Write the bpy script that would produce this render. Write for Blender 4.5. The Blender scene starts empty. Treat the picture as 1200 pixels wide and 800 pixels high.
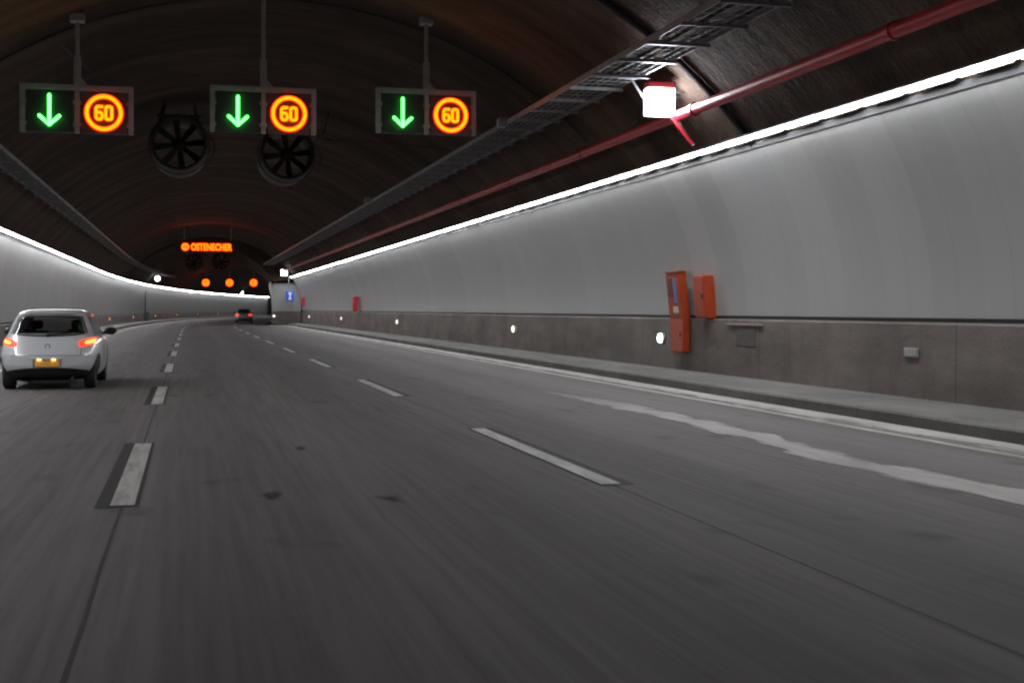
import bpy, math, random
from math import sin, cos, pi, radians, sqrt
random.seed(7)
SC = bpy.context.scene
COL = SC.collection

# ------------------------------------------------------------------ helpers
class MB:
    """collects shapes that end up in ONE mesh object"""
    def __init__(self): self.v = []; self.f = []; self.uv = {}
    def add(self, vs, fs):
        b = len(self.v); self.v += [tuple(p) for p in vs]
        self.f += [tuple(i + b for i in f) for f in fs]
    def box(self, x0, x1, y0, y1, z0, z1, rz=0, at=(0, 0, 0), ry=0):
        vs = [(x, y, z) for x in (x0, x1) for y in (y0, y1) for z in (z0, z1)]
        if ry: vs = [(x*cos(ry)+z*sin(ry), y, -x*sin(ry)+z*cos(ry)) for x, y, z in vs]
        if rz: vs = [(x*cos(rz)-y*sin(rz), x*sin(rz)+y*cos(rz), z) for x, y, z in vs]
        vs = [(x+at[0], y+at[1], z+at[2]) for x, y, z in vs]
        self.add(vs, [(0,1,3,2),(4,6,7,5),(0,4,5,1),(2,3,7,6),(0,2,6,4),(1,5,7,3)])
        return self
    def tube(self, pts, r, n=10, cap=True):
        rings = []
        for i, p in enumerate(pts):
            a = pts[max(i-1, 0)]; b = pts[min(i+1, len(pts)-1)]
            t = [b[k]-a[k] for k in range(3)]; l = sqrt(sum(q*q for q in t)) or 1; t = [q/l for q in t]
            up = (0, 0, 1) if abs(t[2]) < .9 else (1, 0, 0)
            u = (t[1]*up[2]-t[2]*up[1], t[2]*up[0]-t[0]*up[2], t[0]*up[1]-t[1]*up[0])
            l = sqrt(sum(q*q for q in u)); u = [q/l for q in u]
            w = (t[1]*u[2]-t[2]*u[1], t[2]*u[0]-t[0]*u[2], t[0]*u[1]-t[1]*u[0])
            rr = r[i] if isinstance(r, (list, tuple)) else r
            rings.append([tuple(p[k]+rr*(cos(2*pi*j/n)*u[k]+sin(2*pi*j/n)*w[k]) for k in range(3)) for j in range(n)])
        vs = [q for rg in rings for q in rg]; fs = []
        for i in range(len(rings)-1):
            for j in range(n):
                k = (j+1) % n; fs.append((i*n+j, i*n+k, (i+1)*n+k, (i+1)*n+j))
        if cap: fs += [tuple(range(n))[::-1], tuple((len(rings)-1)*n+j for j in range(n))]
        self.add(vs, fs); return self
    def lathe(self, prof, n=32, axis='y', at=(0, 0, 0), close=False):
        """prof: list of (radius, along)"""
        vs = []; m = len(prof)
        for r, h in prof:
            for j in range(n):
                a = 2*pi*j/n; c_, s_ = r*cos(a), r*sin(a)
                p = {'y': (c_, h, s_), 'x': (h, c_, s_), 'z': (c_, s_, h)}[axis]
                vs.append((p[0]+at[0], p[1]+at[1], p[2]+at[2]))
        fs = []
        for i in range(m if close else m-1):
            i2 = (i+1) % m
            for j in range(n):
                k = (j+1) % n; fs.append((i*n+j, i*n+k, i2*n+k, i2*n+j))
        if not close:
            if prof[0][0] > 0: fs.append(tuple(range(n))[::-1])
            if prof[-1][0] > 0: fs.append(tuple((m-1)*n+j for j in range(n)))
        self.add(vs, fs); return self
    def grid(self, fn, us, vs, uv=None):
        b = len(self.v)
        for u in us:
            for v in vs:
                self.v.append(tuple(fn(u, v)))
                if uv: self.uv[len(self.v)-1] = uv(u, v)
        m = len(vs)
        for i in range(len(us)-1):
            for j in range(m-1):
                self.f.append((b+i*m+j, b+(i+1)*m+j, b+(i+1)*m+j+1, b+i*m+j+1))
        return self
    def build(self, name, mat, parent=None, smooth=False, bevel=0, loc=None, rz=0, recalc=True):
        me = bpy.data.meshes.new(name); me.from_pydata(self.v, [], self.f); me.update()
        if self.uv:
            ul = me.uv_layers.new(name='UVMap')
            for l in me.loops: ul.data[l.index].uv = self.uv.get(l.vertex_index, (0, 0))
        if recalc:
            import bmesh
            bm = bmesh.new(); bm.from_mesh(me); bmesh.ops.recalc_face_normals(bm, faces=bm.faces); bm.to_mesh(me); bm.free()
        for m in (mat if isinstance(mat, (list, tuple)) else [mat]): me.materials.append(m)
        if smooth:
            for p in me.polygons: p.use_smooth = True
            if hasattr(me, 'set_sharp_from_angle'): me.set_sharp_from_angle(angle=radians(40))
        o = bpy.data.objects.new(name, me); COL.objects.link(o)
        if loc: o.location = loc
        if rz: o.rotation_euler.z = rz
        if parent: o.parent = parent
        if bevel:
            b = o.modifiers.new('bevel', 'BEVEL'); b.width = bevel; b.segments = 2; b.limit_method = 'ANGLE'
        return o

def tag(o, label, cat, group=None):
    o['label'] = label; o['category'] = cat
    if group: o['group'] = group
    return o
def thing(name, loc, label, cat, group=None, rz=0):
    o = bpy.data.objects.new(name, None); COL.objects.link(o); o.location = loc; o.rotation_euler.z = rz
    o.empty_display_size = .2
    return tag(o, label, cat, group)
def structure(o): o['kind'] = 'structure'; return o
def copy_tree(o, parent=None):
    c = o.copy(); COL.objects.link(c)
    if parent: c.parent = parent
    for ch in list(o.children): copy_tree(ch, c)
    return c

# ------------------------------------------------------------------ materials
class N:
    def __init__(self, name):
        self.m = bpy.data.materials.new(name); self.m.use_nodes = True
        self.t = self.m.node_tree; self.b = self.t.nodes['Principled BSDF']
    def n(self, ty, **kw):
        x = self.t.nodes.new(ty)
        for k, v in kw.items():
            if k.startswith('_'): setattr(x, k[1:], v)
            else: x.inputs[k.replace('__', ' ')].default_value = v
        return x
    def l(self, a, b): self.t.links.new(a, b)
    def ramp(self, src, stops):
        r = self.n('ShaderNodeValToRGB'); e = r.color_ramp.elements
        while len(e) < len(stops): e.new(.5)
        for q, (p, c) in zip(e, stops):
            q.position = p; q.color = (c, c, c, 1) if isinstance(c, (int, float)) else (*c, 1)
        self.l(src, r.inputs[0]); return r.outputs[0]
    def mix(self, f, a, b, mode='MIX'):
        x = self.t.nodes.new('ShaderNodeMix'); x.data_type = 'RGBA'; x.blend_type = mode
        for i, s in ((0, f), (6, a), (7, b)):
            if isinstance(s, bpy.types.NodeSocket): self.l(s, x.inputs[i])
            elif i == 0: x.inputs[0].default_value = s
            else: x.inputs[i].default_value = (*s, 1) if len(s) == 3 else s
        return x.outputs[2]
    def math(self, op, a, b=None):
        x = self.t.nodes.new('ShaderNodeMath'); x.operation = op
        for i, s in ((0, a), (1, b)):
            if s is None: continue
            if isinstance(s, bpy.types.NodeSocket): self.l(s, x.inputs[i])
            else: x.inputs[i].default_value = s
        return x.outputs[0]
    def coord(self, kind='Object', scale=(1, 1, 1)):
        tc = self.n('ShaderNodeTexCoord'); mp = self.n('ShaderNodeMapping'); mp.inputs['Scale'].default_value = scale
        self.l(tc.outputs[kind], mp.inputs[0]); return mp.outputs[0]
    def noise(self, vec, scale, detail=4, rough=.55):
        x = self.n('ShaderNodeTexNoise'); x.inputs['Scale'].default_value = scale
        x.inputs['Detail'].default_value = detail; x.inputs['Roughness'].default_value = rough
        self.l(vec, x.inputs['Vector']); return x.outputs[0]
    def bump(self, h, strength=.3, dist=.02):
        b = self.n('ShaderNodeBump'); b.inputs['Strength'].default_value = strength; b.inputs['Distance'].default_value = dist
        self.l(h, b.inputs['Height']); self.l(b.outputs[0], self.b.inputs['Normal'])
    def set(self, col=None, rough=None, metal=None, spec=None):
        for k, v in (('Base Color', col), ('Roughness', rough), ('Metallic', metal), ('Specular IOR Level', spec)):
            if v is None: continue
            if isinstance(v, bpy.types.NodeSocket): self.l(v, self.b.inputs[k])
            else: self.b.inputs[k].default_value = (*v, 1) if isinstance(v, tuple) else v
        return self

def simple(name, col, rough=.5, metal=0., var=.12, scale=6, bump=0, spec=None):
    n = N(name); v = n.coord()
    f = n.noise(v, scale, 5)
    c = n.mix(n.ramp(f, [(.3, 0.), (.7, 1.)]), tuple(q*(1-var) for q in col), tuple(min(1, q*(1+var)) for q in col))
    n.set(c, rough, metal, spec)
    if bump: n.bump(n.noise(v, scale*4, 4), bump, .01)
    return n.m
def glow(name, col, strength):
    n = N(name); n.set((.02, .02, .02), .4)
    n.b.inputs['Emission Color'].default_value = (*col, 1); n.b.inputs['Emission Strength'].default_value = strength
    return n.m

STRIP = 90.0
M = {}
M['led_strip'] = glow('white_led_diffuser', (.975, .985, 1.), STRIP)
M['lamp_white'] = glow('bright_white_lamp', (.86, .91, 1.), 75)
M['lamp_far'] = glow('white_lamp', (.9, .93, 1.), 16)
M['amber'] = glow('amber_red_led', (1., .075, .0005), 9.)
M['halo_red'] = glow('red_halo_glow', (1., .010, .003), 1.8)  # glow of an added annulus that imitates red bloom round the speed ring
M['message_led'] = glow('message_led', (1., .042, .0006), 12.)
M['green'] = glow('green_led', (.06, 1., .085), 9.)
M['tail'] = glow('tail_lamp_red', (1., .035, .01), 2.2)
M['tail_core'] = glow('tail_lamp_core', (1., .22, .035), 4.)
M['plate_light'] = glow('number_plate_lamp', (1., .5, .12), 14.)
M['marker_white'] = glow('white_marker_lens', (1., .9, .72), 1.6)  # emission stands in for headlight shine returned by the reflector
M['marker_orange'] = glow('orange_marker_lens', (1., .28, .03), 1.2)  # likewise, returned headlight shine put in as emission
M['fix_dark'] = simple('painted_dark_metal', (.03, .03, .033), .5)
M['housing'] = simple('light_housing', (.16, .165, .17), .45, .3)
M['railgrey'] = simple('dull_grey_rail', (.04, .042, .046), .7, .0)
M['frame'] = simple('galvanised_frame', (.36, .35, .34), .5, .25)
M['panelblack'] = simple('sign_face_black', (.035, .034, .034), .62)
M['speedface'] = simple('sign_face_dark_grey', (.075, .07, .07), .7)
M['galv'] = simple('galvanised_steel', (.26, .26, .265), .42, .6, .2, 9)
M['tray'] = simple('dusty_tray_steel', (.27, .265, .265), .5, .3, .25, 5)
M['cable'] = simple('dark_cable', (.02, .02, .02), .6)
M['redpipe'] = simple('red_painted_pipe', (.42, .02, .032), .38, 0, .2, 3)
M['fan'] = simple('dark_fan_steel', (.06, .047, .04), .55, .3, .3, 5)
M['blade'] = simple('fan_blade', (.022, .018, .016), .5, .3, .2, 5)
M['orange'] = simple('orange_cabinet_paint', (.36, .045, .007), .42, 0, .1, 5)
M['orange_dark'] = simple('orange_recess_shade', (.16, .022, .008), .5)
M['label_blue'] = simple('blue_label', (.12, .17, .38), .5)
M['label_white'] = simple('white_label', (.62, .56, .5), .5)
M['signblue'] = simple('blue_sign_face', (.02, .09, .55), .4, 0, .05)
M['signwhite'] = simple('white_sign_symbol', (.8, .8, .8), .4, 0, .03)
M['rubber'] = simple('tyre_rubber', (.012, .012, .013), .75)
M['alloy'] = simple('alloy_wheel', (.42, .42, .43), .35, .8)
M['blackplastic'] = simple('black_plastic', (.012, .012, .013), .55)
M['seat'] = simple('dark_seat_fabric', (.03, .03, .033), .85)
M['plate'] = simple('yellow_number_plate', (.75, .42, .05), .45, 0, .04)
M['chrome'] = simple('chrome', (.6, .6, .6), .15, 1., .02)
M['grey_box'] = simple('grey_box_paint', (.3, .3, .3), .5)
M['ledge'] = simple('dusty_ledge', (.26, .25, .25), .7)
M['recess'] = simple('shadow_grey_door', (.085, .078, .074), .8)
M['pale_lid'] = simple('pale_lid_paint', (.5, .5, .5), .5)
M['reflector_grey'] = simple('unlit_marker', (.33, .33, .35), .3)

def carpaint(name, col, rough=.28):
    n = N(name); n.set(n.mix(n.noise(n.coord(), 3, 4), tuple(q*.93 for q in col), col), rough, .15)
    n.b.inputs['Coat Weight'].default_value = .6; n.b.inputs['Coat Roughness'].default_value = .08
    return n.m
M['white_paint'] = carpaint('silver_white_car_paint', (.74, .755, .79))
M['dark_paint'] = carpaint('dark_car_paint', (.30, .29, .30))
def glass(name, tint, gl=.12):
    m = bpy.data.materials.new(name); m.use_nodes = True; t = m.node_tree; t.nodes.clear()
    o = t.nodes.new('ShaderNodeOutputMaterial'); mx = t.nodes.new('ShaderNodeMixShader'); tr = t.nodes.new('ShaderNodeBsdfTransparent')
    g = t.nodes.new('ShaderNodeBsdfGlossy'); lw = t.nodes.new('ShaderNodeLayerWeight'); lw.inputs[0].default_value = .5
    tr.inputs[0].default_value = (*tint, 1); g.inputs['Roughness'].default_value = .06
    pw = t.nodes.new('ShaderNodeMath'); pw.operation = 'POWER'; pw.inputs[1].default_value = 5; t.links.new(lw.outputs['Facing'], pw.inputs[0])
    fr = t.nodes.new('ShaderNodeMath'); fr.operation = 'MULTIPLY_ADD'; fr.inputs[1].default_value = .9; fr.inputs[2].default_value = .05; t.links.new(pw.outputs[0], fr.inputs[0])
    t.links.new(fr.outputs[0], mx.inputs[0]); t.links.new(tr.outputs[0], mx.inputs[1]); t.links.new(g.outputs[0], mx.inputs[2])
    t.links.new(mx.outputs[0], o.inputs[0]); return m
M['glass'] = glass('tinted_car_glass', (.52, .54, .54))

def asphalt():
    n = N('dusty_asphalt'); v = n.coord()
    vs = n.coord(scale=(1, .022, 1))             # wear drawn out along the driving direction
    big = n.noise(n.coord(scale=(.5, .12, 1)), .7, 5, .6)
    streak = n.noise(vs, 2.6, 6, .65)
    fine = n.noise(vs, 14, 3, .6)
    grit = n.noise(v, 140, 2, .6)
    a = (.093, .084, .084); b = (.208, .19, .19)
    c = n.mix(n.ramp(streak, [(.34, 0.), (.66, 1.)]), a, b)
    c = n.mix(n.ramp(fine, [(.3, .8), (.7, 1.15)]), (0, 0, 0), c) if False else n.mix(.5, c, n.ramp(fine, [(.36, (.095, .086, .087)), (.64, (.195, .179, .18))]))
    c = n.mix(n.ramp(big, [(.35, 0.), (.7, .5)]), c, (.18, .172, .174))
    # darker tyre tracks and oil lane in every lane (x only)
    sx = n.n('ShaderNodeSeparateXYZ'); tc = n.n('ShaderNodeTexCoord'); n.l(tc.outputs['Object'], sx.inputs[0])
    wob = n.math('ADD', sx.outputs[0], n.math('MULTIPLY', n.noise(n.coord(scale=(1, .05, 1)), 1.2, 2), .25))
    w = n.math('SINE', n.math('MULTIPLY', wob, 2*pi/1.88))
    tr = n.ramp(n.math('MULTIPLY_ADD', w, .5), [(0., .0), (1., .0)])
    w01 = n.math('ADD', n.math('MULTIPLY', w, .5), .5)
    c = n.mix(n.math('MULTIPLY', w01, .3), c, (.068, .065, .066))
    g = n.ramp(grit, [(.3, .72), (.7, 1.2)])
    c = n.mix(.55, c, n.mix(1, c, g, 'MULTIPLY'))
    # oil spots
    sp = n.noise(n.coord(scale=(1.4, .8, 1)), .9, 2)
    c = n.mix(n.ramp(sp, [(.64, 0.), (.74, .5)]), c, (.032, .031, .031))
    n.set(c, n.ramp(streak, [(.2, .72), (.8, .88)]), 0, .18)
    n.bump(grit, .25, .006)
    return n.m
M['asphalt'] = asphalt()
def paintline(name, col):
    n = N(name); v = n.coord(); f = n.noise(n.coord(scale=(1, .12, 1)), 9, 6, .7)
    c = n.mix(n.ramp(f, [(.34, 0.), (.55, 1.)]), tuple(q*.55 for q in col), col)
    n.set(c, .6, 0, .3); n.bump(n.noise(v, 90, 3), .2, .004); return n.m
M['line'] = paintline('worn_white_paint', (.52, .51, .50))
M['edge'] = paintline('worn_cream_paint', (.40, .38, .33))
M['backing'] = simple('black_line_border', (.014, .014, .015), .8, 0, .25, 10)
M['seam'] = simple('dark_road_seam', (.035, .033, .032), .8, 0, .3, 10)
def dust():
    n = N('pale_dried_spill'); v = n.coord(scale=(1, .25, 1)); f = n.noise(v, 3.5, 7, .65)
    n.set(n.mix(n.ramp(f, [(.3, 0.), (.7, 1.)]), (.20, .193, .186), (.33, .32, .305)), .85, 0, .2)
    n.l(n.ramp(n.noise(n.coord(scale=(1, .2, 1)), 5, 6, .7), [(.15, .6), (.36, 1.)]), n.b.inputs['Alpha']); return n.m
M['dust'] = dust()
def spill():
    n = N('pale_spill_film'); v = n.coord(scale=(1, .12, 1)); f = n.noise(v, 6, 7, .7)
    n.set(n.mix(n.ramp(f, [(.3, 0.), (.7, 1.)]), (.30, .29, .28), (.47, .455, .44)), .85, 0, .2)
    sx = n.n('ShaderNodeSeparateXYZ'); tc = n.n('ShaderNodeTexCoord'); n.l(tc.outputs['UV'], sx.inputs[0])
    e = n.math('SUBTRACT', .5, n.math('ABSOLUTE', n.math('SUBTRACT', sx.outputs[1], .5)))      # 0 at the rim, 0.5 in the middle
    k = n.math('ADD', n.math('MULTIPLY', e, 2.2), n.math('MULTIPLY', n.math('SUBTRACT', f, .5), 1.5))
    n.l(n.math('MULTIPLY', n.ramp(k, [(-.05, 0.), (.5, 1.)]), n.ramp(sx.outputs[0], [(0., 1.), (.6, 1.), (1., .4)])), n.b.inputs['Alpha']); return n.m
M['spill'] = spill()
def oil():
    n = N('oil_drip'); v = n.coord(scale=(1, .4, 1)); n.set((.035, .034, .034), .6, 0, .2)
    sx = n.n('ShaderNodeSeparateXYZ'); tc = n.n('ShaderNodeTexCoord'); n.l(tc.outputs['UV'], sx.inputs[0])
    k = n.math('SUBTRACT', n.math('ADD', n.noise(v, 7, 4, .6), .45), sx.outputs[0])
    n.l(n.ramp(k, [(.05, 0.), (.8, .75)]), n.b.inputs['Alpha']); return n.m
M['oil'] = oil()
def concrete(name, a, b, streak=True):
    n = N(name); v = n.coord('UV')
    big = n.noise(n.coord('UV', (.35, .9, 1)), 1.3, 6, .65)
    drip = n.noise(n.coord('UV', (.9, .22, 1)), 1.6, 5, .7)
    fine = n.noise(v, 28, 4, .6)
    c = n.mix(n.ramp(big, [(.3, 0.), (.7, 1.)]), a, b)
    if streak: c = n.mix(n.ramp(drip, [(.5, 0.), (.75, .4)]), c, tuple(q*.55 for q in a))
    c = n.mix(.5, c, n.mix(1, c, n.ramp(fine, [(.3, .7), (.7, 1.25)]), 'MULTIPLY'))
    # casting joints each 6 m
    sx = n.n('ShaderNodeSeparateXYZ'); tc = n.n('ShaderNodeTexCoord'); n.l(tc.outputs['UV'], sx.inputs[0])
    fr = n.math('FRACT', n.math('DIVIDE', sx.outputs[0], 6.0))
    j = n.math('LESS_THAN', n.math('ABSOLUTE', n.math('SUBTRACT', fr, .5)), .0022)
    c = n.mix(n.math('MULTIPLY', j, .55), c, tuple(q*.5 for q in a))
    n.set(c, .85, 0, .25); n.bump(fine, .35, .01); return n.m
M['plinth'] = concrete('stained_concrete', (.10, .086, .079), (.20, .174, .160))
M['kerb'] = concrete('dusty_kerb_concrete', (.10, .098, .094), (.20, .194, .186))
def cladding():
    n = N('white_enamel_cladding'); sx = n.n('ShaderNodeSeparateXYZ'); tc = n.n('ShaderNodeTexCoord'); n.l(tc.outputs['UV'], sx.inputs[0])
    k = n.math('DIVIDE', sx.outputs[0], 1.2); fr = n.math('FRACT', k)
    wn = n.n('ShaderNodeTexWhiteNoise', _noise_dimensions='1D'); n.l(n.math('FLOOR', k), wn.inputs['W'])
    base = n.mix(wn.outputs[0], (.30, .303, .300), (.35, .353, .350))
    dirt = n.noise(n.coord('UV', (1.2, .3, 1)), 1.0, 3, .5)
    c = n.mix(n.ramp(dirt, [(.35, 0.), (.9, .35)]), base, (.24, .236, .23))
    # road film building up towards the foot of the panels
    low = n.ramp(n.math('ADD', n.math('MULTIPLY', sx.outputs[1], .33), n.math('MULTIPLY', dirt, .3)), [(.1, .55), (.6, 0.)])
    c = n.mix(low, c, (.265, .262, .256))
    j = n.math('LESS_THAN', n.math('ABSOLUTE', n.math('SUBTRACT', fr, .5)), .007)
    c = n.mix(n.math('MULTIPLY', j, .18), c, (.09, .09, .09))
    n.set(c, .33, 0, .5)
    h = n.math('ADD', n.math('MULTIPLY', n.math('ABSOLUTE', n.math('SUBTRACT', fr, .5)), .5), n.math('MULTIPLY', n.noise(n.coord('UV', (1, .3, 1)), .9, 2), .6))
    n.bump(h, .22, .04); return n.m
M['clad'] = cladding()
def vault():
    n = N('sooty_shotcrete'); v = n.coord('UV')
    band = n.noise(n.coord('UV', (.5, .05, 1)), 1.0, 6, .7)     # rings that follow the arch
    lump = n.noise(n.coord('UV', (1, .5, 1)), 1.1, 6, .62)
    fine = n.noise(v, 14, 5, .6)
    c = n.mix(n.ramp(band, [(.32, 0.), (.68, 1.)]), (.038, .026, .019), (.155, .104, .076))
    c = n.mix(n.ramp(lump, [(.42, 0.), (.7, .6)]), c, (.034, .026, .021))
    c = n.mix(.5, c, n.mix(1, c, n.ramp(fine, [(.3, .65), (.7, 1.3)]), 'MULTIPLY'))
    n.set(c, .9, 0, .2)
    n.bump(n.math('ADD', n.math('MULTIPLY', band, 1.2), n.math('ADD', lump, n.math('MULTIPLY', fine, .25))), 1., .22); return n.m
M['vault'] = vault()

# ------------------------------------------------------------------ the alignment: straight, then a long right-hand bend
S0, R, S_END, S_BEG, S_BAY = 86., 800., 335., -24., 115.
def path(s):
    if s <= S0: return 0., s, 0.
    a = (s-S0)/R; return R*(1-cos(a)), S0+R*sin(a), a
def P(s, X, z):
    x, y, a = path(s); return (x+X*cos(a), y-X*sin(a), z)
def S(s, X, z): return (X-.002*(s-12), s, z)     # the straight side wall of the widened stretch
def frange(a, b, st):
    n = max(1, int(round((b-a)/st))); return [a+(b-a)*i/n for i in range(n+1)]
def plen(prof):
    L = [0.]
    for a, b in zip(prof, prof[1:]): L.append(L[-1]+sqrt((a[0]-b[0])**2+(a[1]-b[1])**2))
    return L
def sweep(mb, fn, prof, ss):
    L = plen(prof); idx = list(range(len(prof)))
    return mb.grid(lambda s, i: fn(s, *prof[i]), ss, idx, uv=lambda s, i: (s, L[i]))

# ------------------------------------------------------------------ the setting: road, markings, footways
o = sweep(MB(), P, [(-6.2, 0.), (-3, 0.), (0, 0), (3, 0), (6.7, 0.)], frange(S_BEG, S_END, 3)).build('road', M['asphalt'], recalc=False); structure(o)
o = MB().grid(lambda s, t: (t, s, .0) if t > 7 else (P(s, 6.7, 0)[0], P(s, 6.7, 0)[1], 0), frange(S_BEG, S_BAY, 3), [6.7, 10.1]).build('bay_lane', M['asphalt'], recalc=False); structure(o)
Lx, Rx = -.47, 3.31
def strip(mb, fn, x0, x1, s0, s1, z, st=2.):
    return sweep(mb, fn, [(x0, z), (x1, z)], frange(s0, s1, st))
bk = MB(); ln = MB()
k = -1
while 9.63+10.1*k < 300:
    a = 9.63+10.1*k; strip(bk, P, Lx-.19, Lx+.115, a-.08, a+4.5, .004); strip(ln, P, Lx-.085, Lx+.085, a, a+4.4, .008); k += 1
k = -1
while 9.85+10.75*k < 300:
    a = 9.85+10.75*k; strip(bk, P, Rx-.115, Rx+.19, a-.08, a+5.05, .004); strip(ln, P, Rx-.085, Rx+.085, a, a+4.95, .008); k += 1
structure(bk.build('line_border', M['backing'], recalc=False)); structure(ln.build('lane_line', M['line'], recalc=False))
el = MB(); straight = lambda s, X, z: (X, s, z)
strip(el, straight, 7.66, 7.80, S_BEG, 112, .006); strip(el, P, -4.28, -4.15, S_BEG, 300, .006)
structure(el.build('edge_line', M['edge'], recalc=False))
# pale gutter dust along the right kerb
gd = MB(); rr = random.Random(3)
ss = frange(S_BEG, 110, .8); wv = [(.30+.10*rr.random()) for _ in ss]
gd.grid(lambda i, t: (8.395-t*(wv[i]+.25), ss[i], .0085), list(range(len(ss))), [0, .5, 1], uv=lambda i, t: (.2, .5-.5*t))
structure(gd.build('gutter_dust', M['spill'], recalc=False))
sm = MB()
for x, w in ((Lx, .02), (Rx, .02), (-2.4, .010)):
    q = random.Random(int(x*100)); ss = frange(S_BEG, 280, 1.5); jit = [q.uniform(-.005, .005) for _ in ss]
    sm.grid(lambda i, t: P(ss[i], x+jit[i]+t*w/2, .0025), list(range(len(ss))), [-1, 1])
structure(sm.build('road_seam', M['seam'], recalc=False))
# long dried spill in the right-hand lane
top = [(6.7, 7.2), (6.41, 8.84), (6.23, 9.75), (6.10, 10.74), (6.16, 11.55), (6.36, 13.43), (6.33, 15.18), (6.42, 17.63), (6.2, 19.16), (5.93, 21.4)]
bot = [(5.6, 6.9), (5.75, 7.94), (5.78, 9.1), (5.74, 10.25), (5.69, 11.13), (5.85, 12.7), (5.94, 14.21), (5.97, 16.4), (5.86, 18.0), (5.88, 21.4)]
def lerp_poly(poly, y):
    for a, b in zip(poly, poly[1:]):
        if a[1] <= y <= b[1]: return a[0]+(b[0]-a[0])*(y-a[1])/(b[1]-a[1])
    return poly[-1][0] if y > poly[-1][1] else poly[0][0]
yy = frange(7.2, 21.4, .15); q = random.Random(5)
def wander(amp):
    v = [q.uniform(-1, 1) for _ in yy]
    for _ in range(3): v = [(v[max(i-1, 0)]+v[i]+v[min(i+1, len(v)-1)])/3 for i in range(len(v))]
    return [x*amp for x in v]
w1, w2 = wander(.12), wander(.16)
e1 = [lerp_poly(bot, y)-.06+a for y, a in zip(yy, w1)]; e2 = [max(lerp_poly(top, y)+.06+a, e+.03) for y, a, e in zip(yy, w2, e1)]
o = MB().grid(lambda i, t: (e1[i]+(e2[i]-e1[i])*t, yy[i], .005), list(range(len(yy))), [0, .25, .5, .75, 1], uv=lambda i, t: (i/len(yy), t)).build('dried_spill', M['spill'], recalc=False); structure(o)
# dark oil drips in the middle lane
q = random.Random(11); dk = MB()
for cx, cy, rx, ry in ((.61, 9.9, .10, .30), (1.47, 9.5, .12, .26), (1.1, 13.2, .07, .3)):
    n = 26; rad = [1+q.uniform(-.22, .22) for _ in range(n)]
    b0 = len(dk.v); dk.uv[b0] = (0, 0); dk.uv.update({b0+1+i: (1, 0) for i in range(n)})
    dk.add([(cx, cy, .003)]+[(cx+rx*rad[i]*cos(2*pi*i/n), cy+ry*rad[i]*sin(2*pi*i/n), .003) for i in range(n)], [(0, 1+i, 1+(i+1) % n) for i in range(n)])
structure(dk.build('oil_stain', M['oil'], recalc=False))
# footways with kerb faces
KX = 8.40
o = sweep(MB(), straight, [(KX, -.02), (KX, .135), (KX+.03, .16), (9.9, .175)], frange(S_BEG, S_BAY-.01, 3)).build('pavement', M['kerb'], recalc=False); structure(o)
o = sweep(MB(), P, [(-6.3, .175), (-4.87, .16), (-4.84, .135), (-4.84, -.02)], frange(S_BEG, S_END, 3)).build('pavement', M['kerb'], recalc=False); structure(o)
o = sweep(MB(), P, [(6.02, -.02), (6.02, .135), (6.05, .16), (6.75, .175)], frange(S_BAY, S_END, 3)).build('pavement', M['kerb'], recalc=False); structure(o)

# ------------------------------------------------------------------ walls
def wall(name, fn, sgn, x, z1, zt, tx, s0, s1, label):
    """x foot of the plinth, z1 top of the plinth, (tx, zt) top of the cladding"""
    ss = frange(s0, s1, 2.)
    d = sgn
    pl = sweep(MB(), fn, [(x, .1), (x+.015*d, z1-.03), (x+.045*d, z1), (x+.28*d, z1)], ss).build(name, M['plinth'], smooth=False)
    tag(pl, label, 'wall')
    g = sweep(MB(), fn, [(x+.12*d, z1+.002), (x+.12*d, z1+.11)], ss).build('shadow_gap', M['fix_dark'], pl)
    H = zt-(z1+.06); pr = []
    for i in range(15):
        t = i/14; pr.append((x+.05*d+(tx-x-.05*d)*(t**2.1), z1+.06+H*t))
    sweep(MB(), fn, pr, ss).build('cladding', M['clad'], pl, smooth=True)
    # the metal rail that caps the panels
    sweep(MB(), fn, [(tx+.03*d, zt-.01), (tx-.012*d, zt-.005), (tx-.02*d, zt+.09), (tx+.5*d, zt+.12)], ss).build('top_rail', M['railgrey'], pl)
    return pl
RW = wall('tunnel_wall', S, 1, 9.84, 1.235, 4.07, 9.05, S_BEG, S_BAY, 'right tunnel wall, pale curved panels over stained concrete base beside the orange cabinets')
LW = wall('tunnel_wall', P, -1, -6.12, .90, 3.74, -5.80, S_BEG, S_END, 'left tunnel wall curving away, pale panels over concrete base beside the white hatchback')
NW = wall('tunnel_wall', P, 1, 6.72, 1.1, 3.8, 6.45, S_BAY+.3, S_END, 'far right tunnel wall continuing round the bend behind the grey end wall')
# end wall that closes the widened stretch
ew = thing('end_wall', (8.0, S_BAY, 0), 'short grey wall facing traffic where the right side steps in, behind blue sign', 'wall')
x0, x1 = -.90, 1.62
def ewuv(mb):
    return mb
mb = MB(); mb.grid(lambda u, v: (u, 0, v), [x0, 0, x1], [.0, .6, 1.2], uv=lambda u, v: (u, v)); mb.grid(lambda u, v: (x0, u, v), [0, .6], [.0, .6, 1.2], uv=lambda u, v: (u, v))
mb.build('plinth', M['plinth'], ew)
mb = MB(); mb.grid(lambda u, v: (u, .05, v), [x0+.03, 0, x1], [1.22, 2.6, 3.55], uv=lambda u, v: (u+.3, v-1.2)); mb.grid(lambda u, v: (x0+.03, u, v), [.05, .6], [1.22, 3.55], uv=lambda u, v: (u, v-1.2))
mb.build('cladding', M['clad'], ew)
MB().box(x0-.02, x1, -.03, .5, 3.55, 3.68).build('top_rail', M['housing'], ew)

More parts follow.
